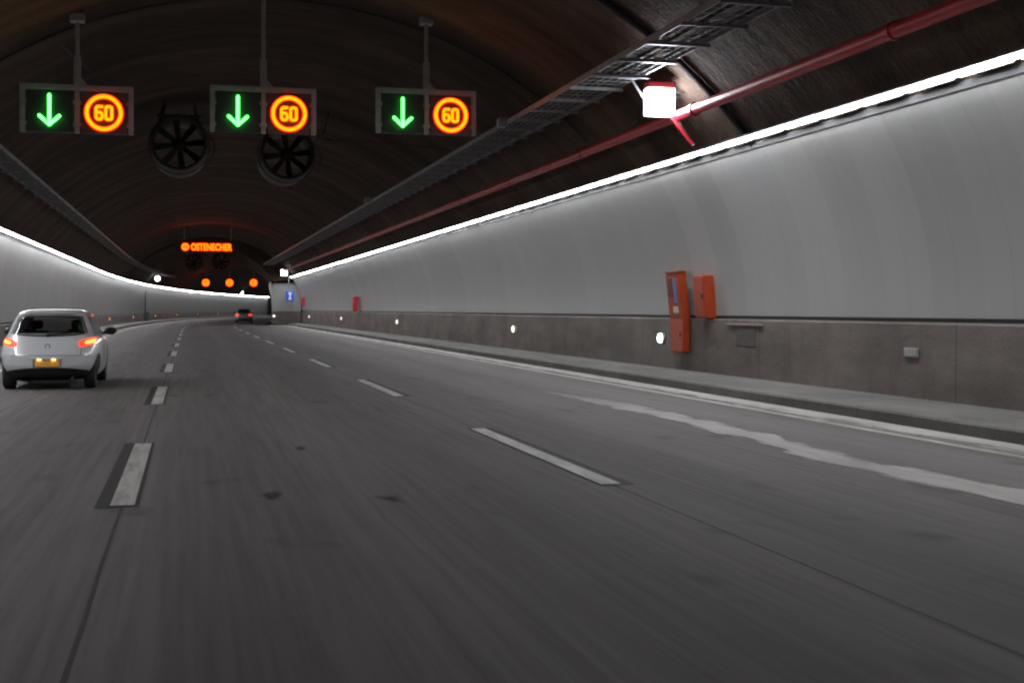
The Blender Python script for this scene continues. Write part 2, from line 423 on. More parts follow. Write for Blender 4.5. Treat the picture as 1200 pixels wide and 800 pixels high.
# ------------------------------------------------------------------ vault
def arc(xl, zl, xr, zr, crown, n=40):
    # circle through the two springings whose top reaches the crown
    xc = (xl+xr)/2; half = (xr-xl)/2; sag = crown-(zl+zr)/2; Rr = (half*half+sag*sag)/(2*sag); zc = crown-Rr
    a0 = math.atan2(zl-zc, xl-xc); a1 = math.atan2(zr-zc, xr-xc)
    return [(xc+Rr*cos(a0+(a1-a0)*i/n), zc+Rr*sin(a0+(a1-a0)*i/n)) for i in range(n+1)]
BIG = arc(-6.0, 3.8, 9.3, 4.12, 7.72); SMALL = arc(-6.0, 3.8, 6.75, 3.85, 7.2)
L = plen(BIG)
def bigpt(s, i):
    X, z = BIG[i]; t = (X+6.0)/15.3; p = P(s, X, z); q = S(s, X, z); return (p[0]*(1-t)+q[0]*t, p[1]*(1-t)+q[1]*t, z)
vt = MB().grid(bigpt, frange(S_BEG, S_BAY+.15, 1.5), list(range(len(BIG))), uv=lambda s, i: (s, L[i])).build('tunnel_vault', M['vault'], smooth=True, recalc=False)
tag(vt, 'dark sooty arched concrete ceiling over the near stretch of road', 'ceiling')
vs_ = sweep(MB(), P, SMALL, frange(S_BAY+.15, S_END, 2.)).build('tunnel_vault', M['vault'], smooth=True, recalc=False)
tag(vs_, 'far dark ceiling following the bend behind the lit message board', 'ceiling')
hw = MB(); A = [bigpt(S_BAY+.15, i) for i in range(len(BIG))]; B = [P(S_BAY+.15, *SMALL[i]) for i in range(len(SMALL))]
hw.grid(lambda i, t: tuple(A[i][k]*(1-t)+B[i][k]*t for k in range(3)), list(range(len(A))), [0, .5, 1], uv=lambda i, t: (t, i*.4)).build('arch_step', M['vault'], vt, recalc=False)

# ------------------------------------------------------------------ continuous rows of LED luminaires above the panels
def luminaire(sgn, label, group):
    t = thing('strip_light', (0, 0, 0), label, 'light', group)
    b = MB()
    xs_ = [(-.12, .021), (-.12, .032), (-.05, .07), (.07, .07), (.07, .021)]      # top cap, short road-side visor added to keep light off the vault
    b.v = [(x*sgn, y, z) for y in (-.566, .566) for x, z in xs_]; n = len(xs_)
    b.f = [(i, (i+1) % n, n+(i+1) % n, n+i) for i in range(n)]+[tuple(range(n)), tuple(range(n, 2*n))[::-1]]
    b.box(min(.056*sgn, .07*sgn), max(.056*sgn, .07*sgn), -.50, .50, -.026, .022)   # back plate added to hold light off the panels, shorter than the lens
    b.build('housing', M['housing'], t)
    d = MB(); d.v = [(x*sgn, y, z) for y in (-.555, .555) for x, z in ((-.028, .020), (.04, .020), (.04, -.008), (.0, -.008))]
    d.f = [(0, 1, 2, 3), (4, 7, 6, 5), (0, 4, 5, 1), (1, 5, 6, 2), (2, 6, 7, 3), (3, 7, 4, 0)]; d.build('diffuser', M['led_strip'], t)
    mb = MB(); mb.box(min(.072*sgn, .3*sgn), max(.072*sgn, .3*sgn), -.05, .05, .045, .07)
    mb.build('bracket', M['housing'], t)
    return t
LIGHT_START = 5.0
proto = luminaire(1, 'white strip light in the straight bright row along the right wall top', 'strip lights along the right wall')
s = LIGHT_START; first = True
while s < 114.2:
    o = proto if first else copy_tree(proto); first = False
    o.location = S(s, 8.86, 4.2); s += 1.14
proto = luminaire(-1, 'white strip light in the curving bright row along the left wall top', 'strip lights along the left wall')
s = LIGHT_START; first = True
while s < 272:
    o = proto if first else copy_tree(proto); first = False
    o.location = P(s, -5.62, 3.87); o.rotation_euler.z = -path(s)[2]; s += 1.14

# ------------------------------------------------------------------ strokes for lit symbols
def stroke(mb, pts, w, y0, y1, closed=False):
    """flat ribbon with rounded joints in the x-z plane, between y0 (front) and y1"""
    pp = list(pts)+([pts[0]] if closed else [])
    for (ax, az), (bx, bz) in zip(pp, pp[1:]):
        dx, dz = bx-ax, bz-az; l = sqrt(dx*dx+dz*dz) or 1; nx, nz = -dz/l*w/2, dx/l*w/2
        vs = [(ax+nx, y, az+nz) for y in (y0, y1)]+[(ax-nx, y, az-nz) for y in (y0, y1)]+[(bx+nx, y, bz+nz) for y in (y0, y1)]+[(bx-nx, y, bz-nz) for y in (y0, y1)]
        mb.add(vs, [(0, 2, 6, 4), (1, 5, 7, 3), (0, 4, 5, 1), (2, 3, 7, 6), (0, 1, 3, 2), (4, 6, 7, 5)])
    for i, (x, z) in enumerate(pts):
        e = .0004*(1+i % 3)
        mb.lathe([(w/2, y0-e), (w/2, y1)], 12, 'y', (x, 0, z))
def rrect(x0, x1, z0, z1, r, n=4, start=0):
    pts = []
    for cx, cz, a in ((x1-r, z1-r, 0), (x0+r, z1-r, 90), (x0+r, z0+r, 180), (x1-r, z0+r, 270)):
        for i in range(n+1):
            b = radians(a+90*i/n); pts.append((cx+r*cos(b), cz+r*sin(b)))
    return pts

# ------------------------------------------------------------------ lane control signs
def sign_frame(t, top):
    MB().box(-1.015, 1.015, -.07, .07, -.10, 0).build('top_beam', M['frame'], t, bevel=.008)
    for x in (-1.015, -.045, .925): MB().box(x, x+.09, -.068, .068, -.90, -.101).build('upright', M['frame'], t, bevel=.008)
    h = MB(); h.box(-.06, .06, -.06, .06, .001, .54); h.build('hanger', M['frame'], t, bevel=.006)
    MB().tube([(0, 0, .541), (0, 0, top-.02)], .04, 12).build('hanger_pole', M['frame'], t)
    MB().box(-.13, .13, -.13, .13, top-.03, top+.12).build('mounting_plate', M['frame'], t, bevel=.01)
    g = MB(); g.add([(.061, -.01, .0), (.2, -.01, .0), (.061, -.01, .16), (.061, .01, .0), (.2, .01, .0), (.061, .01, .16)], [(0, 1, 2), (5, 4, 3), (0, 3, 4, 1), (1, 4, 5, 2), (2, 5, 3, 0)])
    g.build('gusset', M['frame'], t)
    for x in (-.925, -.075, .045, .895):
        for z in (-.32, -.74): MB().box(x, x+.03, -.05, .05, z-.03, z+.03).build('clip', M['frame'], t)
def arrow_panel(t, lit=True):
    p = MB().box(-.893, -.078, -.055, .14, -.895, -.125).build('arrow_panel', M['panelblack'], t, bevel=.01)
    if lit:
        a = MB(); stroke(a, [(-.49, -.215), (-.49, -.74)], .058, -.105, -.085); stroke(a, [(-.665, -.60), (-.49, -.765), (-.315, -.60)], .057, -.104, -.084)
        a.build('arrow', M['green'], p)
        MB().box(-.5, -.48, -.085, -.05, -.7, -.3).build('arrow_mount', M['panelblack'], p)
def speed_panel(t, digits=True):
    p = MB().box(.078, .893, -.055, .14, -.895, -.125).build('speed_panel', M['speedface'], t, bevel=.01)
    cx, cz = .485, -.515
    MB().lathe([(.276, -.125), (.34, -.125), (.34, -.105), (.276, -.105)], 56, 'y', (cx, 0, cz), close=True).build('speed_ring', M['amber'], p, smooth=True)
    MB().lathe([(.256, -.104), (.362, -.104), (.362, -.09), (.256, -.09)], 56, 'y', (cx, 0, cz), close=True).build('ring_halo', M['halo_red'], p, smooth=True)  # added glowing annulus, stands in for bloom and is no LED row
    MB().lathe([(.298, -.09), (.312, -.09), (.312, -.05), (.298, -.05)], 40, 'y', (cx, 0, cz), close=True).build('ring_mount', M['panelblack'], p)
    d = MB(); w = .052
    zt, zb = cz+.118, cz-.118; zm = cz+.01
    # 6
    stroke(d, [(cx-.035, zt), (cx-.115, zt), (cx-.142, zt-.027), (cx-.142, zb+.027), (cx-.115, zb), (cx-.06, zb), (cx-.033, zb+.027), (cx-.033, zm-.027), (cx-.06, zm), (cx-.142, zm)], w, -.105, -.085)
    # 0
    stroke(d, rrect(cx+.033, cx+.142, zb, zt, .03, 2), w, -.106, -.086, closed=True)
    d.build('speed_digits', M['amber'], p)
    MB().box(cx-.1, cx+.1, -.085, -.05, cz-.02, cz+.02).build('digit_mount', M['panelblack'], p)
YG = 25.4
for X, zt_, top, lab in ((-2.05, 5.63, 1.22, 'lit 60 and green arrow lane sign hanging from the ceiling above the white hatchback'),
                    (1.40, 5.74, 1.95, 'lit 60 and green arrow lane sign on the longest pole, overlapping the second jet fan'),
                    (4.62, 5.83, 1.33, 'lit 60 and green arrow lane sign hanging nearest the right cable tray')):
    t = thing('lane_sign', (X, YG, zt_), lab, 'traffic sign', 'lane signs in the near row')
    sign_frame(t, top); arrow_panel(t); speed_panel(t)
for i, (X, lab) in enumerate(((-2.85, 'left'), (.25, 'middle'), (3.4, 'right'))):
    s = 175.; x, y, a = path(s)
    t = thing('lane_sign', P(s, X, 5.48), 'small far red speed sign, %s of the three above the distant bend' % {'left': 'leftmost', 'middle': 'middle one', 'right': 'rightmost'}[lab], 'traffic sign', 'far speed signs over the bend', -a)
    MB().tube([(0, 0, .0), (0, 0, .9)], .05, 8).build('hanger_pole', M['frame'], t)
    MB().box(-.6, .6, -.05, .14, -1.15, 0).build('speed_panel', M['speedface'], t, bevel=.01)
    d = MB(); d.lathe([(.31, -.10), (.44, -.10), (.44, -.05), (.31, -.05)], 40, 'y', (0, 0, -.56), close=True); d.build('speed_ring', M['message_led'], t, smooth=True)
    d = MB(); w = .075; cz = -.56; zt, zb, zm = cz+.16, cz-.16, cz+.01
    stroke(d, [(-.05, zt), (-.16, zt), (-.2, zt-.03), (-.2, zb+.03), (-.16, zb), (-.09, zb), (-.05, zb+.03), (-.05, zm-.03), (-.09, zm), (-.2, zm)], w, -.10, -.05)
    stroke(d, rrect(.05, .2, zb, zt, .04, 2), w, -.101, -.05, closed=True); d.build('speed_digits', M['message_led'], t)

# ------------------------------------------------------------------ message board
t = thing('message_board', (1.32, 98., 6.02), 'wide black message board with a glowing amber line of letters below the ceiling', 'sign', rz=.03)
bd = MB().box(-2.3, 2.3, -.06, .22, -.42, .42).build('board', M['panelblack'], t, bevel=.02)
MB().box(-2.36, 2.36, -.05, .1, .425, .49).build('hood', M['fix_dark'], t)
for x in (-1.7, 1.7): MB().tube([(x, .1, .49), (x, .1, 1.5)], .05, 8).build('hanger_pole', M['frame'], t)
mb = MB(); mb.lathe([(.15, -.12), (.26, -.12), (.26, -.062), (.15, -.062)], 32, 'y', (-1.62, 0, 0), close=True); stroke(mb, [(-1.62, -.09), (-1.62, .09)], .09, -.12, -.062)
mb.build('round_symbol', M['message_led'], t)
fc = bpy.data.curves.new('letters', 'FONT'); fc.body = 'OSTENECHER'; fc.size = .60; fc.extrude = .02; fc.offset = .018; fc.space_character = 1.05
fo = bpy.data.objects.new('letters_source', fc); COL.objects.link(fo)
bpy.context.view_layer.update()
me = bpy.data.meshes.new_from_object(fo.evaluated_get(bpy.context.evaluated_depsgraph_get()))
bpy.data.objects.remove(fo)
xs = [v.co.x for v in me.vertices]; ys = [v.co.y for v in me.vertices]; kx = 2.95/(max(xs)-min(xs)); y0_ = (max(ys)+min(ys))/2; x0_ = min(xs)
for v in me.vertices:
    a, b, c_ = v.co; v.co = ((a-x0_)*kx-1.2, -.10+c_, (b-y0_)*1.12)
me.materials.clear(); me.materials.append(M['message_led'])
o = bpy.data.objects.new('letters', me); COL.objects.link(o); o.parent = t

# ------------------------------------------------------------------ jet fans
def jet_fan(loc, label, top, rz=0, group=None):
    t = thing('jet_fan', loc, label, 'fan', group, rz)
    MB().lathe([(.70, .02), (.76, -.06), (.80, -.02), (.80, .3), (.80, 2.1), (.72, 2.12), (.70, 2.0)], 48, 'y', close=True).build('casing', M['fan'], t, smooth=True)
    b = MB()
    for i in range(8):
        a = 2*pi*i/8+.12
        r0, r1, w = .17, .695, .105; c_, s_ = cos(a), sin(a)
        vs = []
        for r, tw in ((r0, .55), (.45, .8), (r1, 1.0)):
            for q in (-1, 1):
                for dy in (-.008, .008):
                    lx = q*w*(.55+.55*(r/r1)); vs.append((r*c_-lx*s_*cos(tw*.55), .42+dy+lx*sin(tw*.55), r*s_+lx*c_*cos(tw*.55)))
        b.add(vs, [(0, 1, 3, 2), (8, 10, 11, 9), (0, 4, 5, 1), (4, 8, 9, 5), (2, 3, 7, 6), (6, 7, 11, 10), (0, 2, 6, 4), (4, 6, 10, 8), (1, 5, 7, 3), (5, 9, 11, 7)])
    b.build('impeller', M['blade'], t)
    MB().lathe([(0., .26), (.1, .28), (.19, .36), (.2, .7), (0, .7)], 28, 'y').build('hub', M['blade'], t, smooth=True)
    for y in (.5, 1.7):
        h = MB()
        for x in (-.45, .45): h.tube([(x*1.3, y, .5), (x*.9, y, top)], .035, 8)
        h.box(-.62, .62, y-.05, y+.05, .78, .86); h.build('support', M['fan'], t)
    MB().lathe([(.83, .45), (.86, .45), (.86, .55), (.83, .55)], 40, 'y', close=True).build('band', M['fan'], t)
    c = MB(); c.tube([(.83, .2, .25), (.98, .1, .05), (.97, .1, -.3), (.86, .2, -.52)], .018, 6); c.tube([(.80, .3, .35), (1.1, .3, .7), (1.25, .4, top-.1)], .018, 6); c.build('power_cable', M['cable'], t)
    return t
jet_fan((-.29, 37.6, 6.14), 'dark round jet fan hanging in the open between the left and middle lane signs', 1.3, group='near pair of jet fans')
jet_fan((2.83, 38.4, 6.04), 'dark round jet fan half hidden below the middle 60 sign', 1.4, group='near pair of jet fans')
for s, X, lab in ((135, -1.1, 'far small jet fan below the left half of the message board'), (131, 1.75, 'far small jet fan below the right half of the message board')):
    jet_fan(P(s, X, 6.1), lab, .9, -path(s)[2], 'far pair of jet fans')

# ------------------------------------------------------------------ cable trays
def tray(fn, X0, X1, z, s0, s1, step, label, ceil):
    t = thing('cable_tray', fn(s0, (X0+X1)/2, z), label, 'cable tray')
    loc = t.location.copy()
    def sub(p): return tuple(p[k]-loc[k] for k in range(3))
    ss = frange(s0, s1, 3.)
    for X in (X0, X1):
        m = MB(); sweep(m, fn, [(X-.012, z), (X-.012, z+.10), (X+.012, z+.10), (X+.012, z), (X-.012, z)], ss); m.v = [sub(p) for p in m.v]; m.uv = {}
        m.build('side_rail', M['tray'], t)
    m = MB()
    for k in range(1, 6):
        X = X0+(X1-X0)*k/6; m.tube([sub(fn(s, X, z+.006)) for s in ss], .006, 5)
    for s in frange(s0, min(s1, 75), .3):
        a, b = sub(fn(s, X0+.012, z+.004)), sub(fn(s, X1-.012, z+.004)); m.tube([a, b], .006, 4, False)
    m.build('wire_mesh', M['tray'], t)
    q = random.Random(2)
    for k in range(4):
        X = X0+.1+(X1-X0-.2)*k/3.; m = MB(); pts = []
        for s in ss: pts.append(sub(fn(s, X+q.uniform(-.02, .02), z+.05)))
        m.tube(pts, .028+.006*(k % 2), 7); m.build('cable', M['cable'], t)
    m0 = None; s = s0+.5; n = 0
    while s < s1 and n < 95:
        p = sub(fn(s, (X0+X1)/2, z)); a = path(s)[2] if fn is P else 0
        if m0 is None:
            m0 = MB().box(-(X1-X0)/2-.07, (X1-X0)/2+.07, -.022, .022, -.052, -.004)
            sx = 1 if fn is S else -1; m0.tube([(sx*((X1-X0)/2+.045), 0, -.06), (sx*((X1-X0)/2+.045), 0, ceil)], .009, 5)
            o = m0.build('hanger_bracket', M['galv'], t); proto_b = o
        else:
            o = proto_b.copy(); COL.objects.link(o); o.parent = t
        o.location = p; o.rotation_euler.z = -a; s += step; n += 1
    return t
tray(S, 6.52, 7.35, 5.30, 4., 114., 1.3, 'long steel cable tray with cross brackets under the right side of the ceiling', .62)
tray(P, -4.65, -4.1, 5.0, 30., 150., 2.4, 'long grey cable tray curving along the left side of the ceiling', .5)
# red fire main
rp = thing('fire_pipe', S(4, 8.12, 4.72), 'long red pipe running along the right ceiling above the strip lights', 'pipe')
loc = rp.location.copy()
MB().tube([tuple(S(s, 8.12, 4.72)[k]-loc[k] for k in range(3)) for s in (4, 30, 60, 90, 114.5)], .095, 16).build('pipe', M['redpipe'], rp, smooth=True)
for s in frange(7.5, 112, 6.1):
    c = S(s, 8.12, 4.72); c = tuple(c[k]-loc[k] for k in range(3)); m = MB()
    m.lathe([(.098, -.04), (.115, -.04), (.115, .04), (.098, .04)], 16, 'y', c, close=True); m.build('pipe_clamp', M['redpipe'], rp)
for s in frange(10.5, 112, 12.2):
    c = S(s, 8.12, 4.72); c = tuple(c[k]-loc[k] for k in range(3))
    MB().tube([(c[0], c[1], c[2]+.09), (c[0]+.3, c[1], c[2]+.42)], .022, 6).build('pipe_hanger', M['galv'], rp)
# conduits that follow the arch
def ring(s, i0, i1, label, r=.022, drop=.05):
    xc, zc = 1.65, 2.0
    pts = []
    for i in range(i0, i1+1):
        X, y, z = bigpt(s, i); dx, dz = xc-X, zc-z; l = sqrt(dx*dx+dz*dz); pts.append((X+dx/l*drop, y, z+dz/l*drop))
    return tag(MB().tube(pts, r, 8).build('conduit', M['fix_dark'], smooth=True), label, 'conduit')
ring(26.2, 3, 37, 'thin dark conduit bent round the arch beside the near lane sign hangers')
ring(19.6, 26, 40, 'thick dark conduit bent down the arch beside the bright lamp', .06, .07)
tag(MB().tube([(3.9, 38.5, 6.5), (4.6, 36, 6.1), (5.5, 33.5, 5.75), (6.5, 31.8, 5.42)], .022, 6).build('cable', M['cable']), 'thin slack cable running from the second jet fan to the right tray', 'cable')
tag(MB().tube([(-.9, 37.9, 6.85), (-1.5, 34, 6.75), (-2.2, 30, 6.78), (-2.6, 26.8, 6.78)], .02, 6).build('cable', M['cable']), 'thin dark cable running from the first jet fan towards the left lane sign', 'cable')
# small boxes clipped to the tray
for s, X, z, lab in ((26.3, 6.44, 5.35, 'pale junction box on the tray edge just before the bright lamp'), (13.2, 7.5, 5.32, 'small pale junction box on the tray edge at top of view, right'), (47., 6.42, 5.42, 'small pale junction box on the tray edge beyond the right lane sign')):
    t = thing('junction_box', S(s, X, z), lab, 'junction box'); MB().box(-.09, .09, -.13, .13, -.09, .09).build('body', M['pale_lid'], t, bevel=.015); MB().box(-.1, .1, -.145, -.131, -.1, .1).build('lid', M['grey_box'], t, bevel=.004)
    MB().tube([(0, .13, -.02), (.1, .35, -.02)], .015, 6).build('gland', M['cable'], t)

# ------------------------------------------------------------------ white box lamps
def box_lamp(loc, label, big=True, rz=0, mat='lamp_white', sz=.25):
    t = thing('bay_lamp', loc, label, 'lamp', None, rz)
    k = sz/.25
    MB().box(-.235*k, .235*k, -.12*k, .10*k, -.25*k, .2*k).build('lens', M[mat], t, bevel=.03*k)
    MB().box(-.24*k, .24*k, -.10*k, .13*k, .202*k, .31*k).build('red_cap', M['redpipe'], t, bevel=.012)
    MB().box(-.25*k, .25*k, .102*k, .15*k, -.26*k, .2*k).build('back_plate', M['grey_box'], t, bevel=.01)
    return t
bl = box_lamp((7.72, 20.4, 4.94), 'dazzling white box lamp with red cap between cable tray and red pipe')
MB().tube([(-.25, .12, .05), (-.5, .1, .40)], .022, 8).build('strut', M['galv'], bl)
for z in (.17, .31): MB().tube([(.24, .12, z), (.82, .12, z+.03)], .014, 8).build('conduit_stub', M['fix_dark'], bl)
MB().tube([(.26, .1, -.26), (.6, .0, -.72)], .035, 8).build('red_bracket', M['redpipe'], bl)
MB().tube([(.33, .12, -.22), (.62, .06, -.70)], .016, 8).build('strut', M['galv'], bl)
b2 = box_lamp((7.93, 112, 4.58), 'small white lamp glowing above the blue sign at the end of the straight wall', mat='lamp_far', sz=.27)
MB().tube([(.2, .12, .32), (.2, .12, .75)], .03, 6).build('strut', M['galv'], b2)
x, y, a = path(136)
b3 = thing('wall_lamp', P(136, -6.05, .18), 'small round white lamp on a dark post against the left wall at the bend', 'lamp', None, -a)
MB().tube([(.05, 0, 0), (.12, 0, 4.35), (.5, 0, 4.52), (1.22, 0, 4.5)], .07, 8).build('post', M['fix_dark'], b3)
MB().lathe([(0., -.16), (.16, -.15), (.25, -.06), (.25, .05), (0, .06)], 24, 'y', (1.3, 0, 4.36)).build('lens', M['lamp_far'], b3, smooth=True)
MB().box(-.02, .42, -.2, .25, 0, .95).build('base_cabinet', M['fix_dark'], b3, bevel=.02)
x, y, a = path(240)
b4 = thing('wall_lamp', P(240, -5.6, 4.25), 'tiny white lamp on the left wall where the grey end wall cuts the view', 'lamp', None, -a)
MB().box(-.25, .25, -.15, .1, -.3, .45).build('lens', M['lamp_far'], b4, bevel=.05); MB().box(-.6, -.26, -.06, .06, .0, .1).build('bracket', M['galv'], b4)
# blue emergency bay sign hanging at the end of the widened stretch
t = thing('bay_sign', (8.52, 113.2, 2.55), 'blue square sign with white symbol hanging before the grey end wall', 'sign')
MB().box(-.36, .36, -.03, .03, -.46, .46).build('board', M['signblue'], t, bevel=.02)
mb = MB(); stroke(mb, [(0, -.22), (0, .22)], .13, -.045, -.031); stroke(mb, [(-.09, .24), (.09, .24)], .13, -.047, -.033); stroke(mb, [(-.09, -.24), (.09, -.24)], .13, -.047, -.033)
mb.build('telephone_symbol', M['signwhite'], t)
MB().tube([(-.12, .02, .46), (-.12, .02, 2.9)], .035, 8).build('hanger_pole', M['galv'], t)

# ------------------------------------------------------------------ emergency cabinets on the right wall
t = thing('emergency_phone_cabinet', (9.78, 24.5, .54), 'tall orange emergency cabinet with blue label and pale sticker on the right wall', 'cabinet', 'orange wall cabinets')
body = MB(); w0, w1, d = .31, .36, .15
vs = []
for z, w, lx in ((0, w0, 0.), (.68, .35, -.0), (1.62, w1, -.10)):
    vs += [(lx-d, -w, z), (lx+.02, -w, z), (lx+.02, w, z), (lx-d, w, z)]
body.add(vs, [(3, 2, 1, 0), (0, 1, 5, 4), (1, 2, 6, 5), (2, 3, 7, 6), (3, 0, 4, 7), (4, 5, 9, 8), (5, 6, 10, 9), (6, 7, 11, 10), (7, 4, 8, 11), (8, 9, 10, 11)])
cb = body.build('body', M['orange'], t, bevel=.02)
lean = -math.atan2(-.14, .94)
def face(name, y0, y1, z0, z1, m, pr, dd=.01):
    """a plate on the road-facing side of the leaning upper half"""
    mb = MB(); k = -.10/.94
    q = lambda y, z, o_: (-d-o_+k*(z-.68), y, z)
    vs = [q(y, z, o_) for o_ in (pr, pr-dd-.01) for y in (y0, y1) for z in (z0, z1)]
    mb.add(vs, [(0, 1, 3, 2), (4, 6, 7, 5), (0, 4, 5, 1), (2, 3, 7, 6), (0, 2, 6, 4), (1, 5, 7, 3)]); return mb.build(name, m, t)
face('door', -.33, .33, .74, 1.56, M['orange'], .012)
face('phone_recess_shade', .01, .28, 1.12, 1.5, M['orange_dark'], .018)  # flat plate, shade of a handset recess put into its darker orange
face('blue_label', -.2, -.02, 1.0, 1.5, M['label_blue'], .018)
face('pale_sticker', -.2, .06, .80, .93, M['label_white'], .018)
MB().box(-d-.03, -d-.002, -.27, -.23, .32, .42).build('latch', M['chrome'], t)
MB().box(-d-.03-.10, .0-.10, -w1-.03, w1+.03, 1.622, 1.65).build('canopy', M['orange'], t, bevel=.006)
t = thing('hose_cabinet', (9.78, 23.3, 1.24), 'shorter orange cabinet on the pale wall panels beside the tall one', 'cabinet', 'orange wall cabinets')
b = MB(); vs = []
for z, lx in ((0, 0.), (.84, -.07)): vs += [(lx-.11, -.27, z), (lx+.15, -.27, z), (lx+.15, .27, z), (lx-.11, .27, z)]
b.add(vs, [(3, 2, 1, 0), (0, 1, 5, 4), (1, 2, 6, 5), (2, 3, 7, 6), (3, 0, 4, 7), (4, 5, 6, 7)]); b.build('body', M['orange'], t, bevel=.015)
mb = MB(); vs = [(-.112-o_-.07*z/.84, y, z) for o_ in (.012, -.003) for y in (-.23, .23) for z in (.05, .79)]
mb.add(vs, [(0, 1, 3, 2), (4, 6, 7, 5), (0, 4, 5, 1), (2, 3, 7, 6), (0, 2, 6, 4), (1, 5, 7, 3)]); mb.build('door', M['orange'], t, bevel=.004)
MB().box(-.185, -.155, -.2, -.16, .38, .48).build('handle', M['fix_dark'], t)
# round bulkhead lamp, low on the plinth beside the tall cabinet
t = thing('bulkhead_lamp', (9.83, 25.7, .8), 'small glaring white bulkhead lamp low on the concrete beside the tall orange cabinet', 'lamp')
MB().lathe([(.12, 0), (.125, -.05), (.105, -.08)], 24, 'x').build('housing', M['grey_box'], t, smooth=True)
MB().lathe([(.10, -.07), (.09, -.12), (.05, -.14), (0, -.145)], 24, 'x').build('lens', M['lamp_far'], t, smooth=True)
t = thing('cable_box', (9.83, 21.6, .98), 'flat dark box under a pale ledge on the concrete beside the shorter cabinet', 'utility box')
MB().box(-.012, .02, -.45, .40, -.24, .12).build('body', M['recess'], t, bevel=.01); MB().box(-.035, .0, -.75, .8, .14, .175).build('lid', M['ledge'], t, bevel=.006)
t = thing('fire_cabinet', S(75.7, 9.62, 1.3), 'narrow dark red fire cabinet far along the right wall', 'cabinet')
MB().box(-.14, .16, -.3, .3, 0, .86).build('body', M['redpipe'], t, bevel=.02); MB().box(-.155, -.142, -.26, .26, .06, .8).build('door', M['redpipe'], t, bevel=.004)
t = thing('fire_cabinet', S(109, 9.5, 1.7), 'tiny red cabinet at the far end of the right wall beside blue sign', 'cabinet')
MB().box(-.14, .16, -.3, .3, 0, .7).build('body', M['redpipe'], t, bevel=.02); MB().box(-.155, -.142, -.26, .26, .06, .64).build('door', M['redpipe'], t, bevel=.004)

# ------------------------------------------------------------------ markers on the plinths
def marker(loc, rz, sgn, lens, label, group):
    t = thing('wall_marker', loc, label, 'reflector', group, rz)
    MB().box(min(0, -.06*sgn), max(0, -.06*sgn), -.20, .20, -.075, .075).build('housing', M['grey_box'], t, bevel=.012)
    m = MB(); q = -.062*sgn; m.box(q-.03, q, -.16, .16, -.05, .05) if lens is M['reflector_grey'] else m.lathe([(.11, q), (.10, q-.035*sgn), (.05, q-.06*sgn), (0, q-.066*sgn)], 20, 'x'); m.build('lens', lens, t, smooth=True); return t
GR, GL = 'white markers along the right concrete base', 'orange markers along the left concrete base'
marker(S(16.05, 9.84, .81), 0, 1, M['reflector_grey'], 'unlit grey marker plate on the right concrete base nearest to us', GR).scale = (.3, .9, .85)
for s, lab in ((38.4, 'glowing white marker on the right concrete base, first beyond the orange cabinets'), (61.0, 'glowing white marker on the right concrete base, second beyond the orange cabinets'), (83.9, 'glowing white marker on the right concrete base, just beyond the narrow red cabinet'), (106.5, 'glowing white marker at the far end of the right concrete base')):
    marker(S(s, 9.84, .80), 0, 1, M['marker_white'], lab, GR)
t = marker((7.12, 114.9, .8), pi/2, 1, M['marker_white'], 'glowing white marker on the road corner of the grey end wall', GR)
t.location = (7.25, 114.97, .8)
for i, s in enumerate((101.8, 124.7, 147.5, 170.5, 193.5, 216.)):
    marker(P(s, -6.12, .66), -path(s)[2], -1, M['marker_orange'], ['glowing orange marker on the left base, first one seen beyond the hatchback', 'glowing orange marker on the left base, second one beyond the hatchback', 'glowing orange marker on the left base, last before the dark post', 'dim orange marker on the left base, first past the dark post', 'dim orange marker on the left base, second past the dark post', 'dim orange marker on the left base, third past the dark post'][i], GL)

# ------------------------------------------------------------------ cars
def pchip(tab):
    xs = [t[0] for t in tab]; ys = [t[1] for t in tab]; n = len(xs); h = [xs[i+1]-xs[i] for i in range(n-1)]; d = [(ys[i+1]-ys[i])/h[i] for i in range(n-1)]
    m = [d[0]]+[0 if d[i-1]*d[i] <= 0 else 2*d[i-1]*d[i]/(d[i-1]+d[i]) for i in range(1, n-1)]+[d[-1]]
    def f(x):
        if x <= xs[0]: return ys[0]
        if x >= xs[-1]: return ys[-1]
        i = max(k for k in range(n-1) if xs[k] <= x); t = (x-xs[i])/h[i]; a, b = t*t*t, t*t
        return (2*a-3*b+1)*ys[i]+(a-2*b+t)*h[i]*m[i]+(-2*a+3*b)*ys[i+1]+(a-b)*h[i]*m[i+1]
    return f
YC = 1.9
class Shell:
    def __init__(self, W, YR, YF, NN): self.w, self.yr, self.yf, self.n = pchip(W), pchip(YR), pchip(YF), pchip(NN)
    def rear(self, x, z, off=0):
        w, n = self.w(z), self.n(z); q = min(abs(x)/w, .999)
        return YC-(YC-self.yr(z))*(1-q**n)**(1/n)-off
    def side(self, y, z, off=0):
        w, n = self.w(z), self.n(z); a = (YC-self.yr(z)) if y < YC else (self.yf(z)-YC); q = min(abs(y-YC)/a, .999)
        return w*(1-q**n)**(1/n)+off
    def front(self, x, z, off=0):
        w, n = self.w(z), self.n(z); q = min(abs(x)/w, .999)
        return YC+(self.yf(z)-YC)*(1-q**n)**(1/n)+off
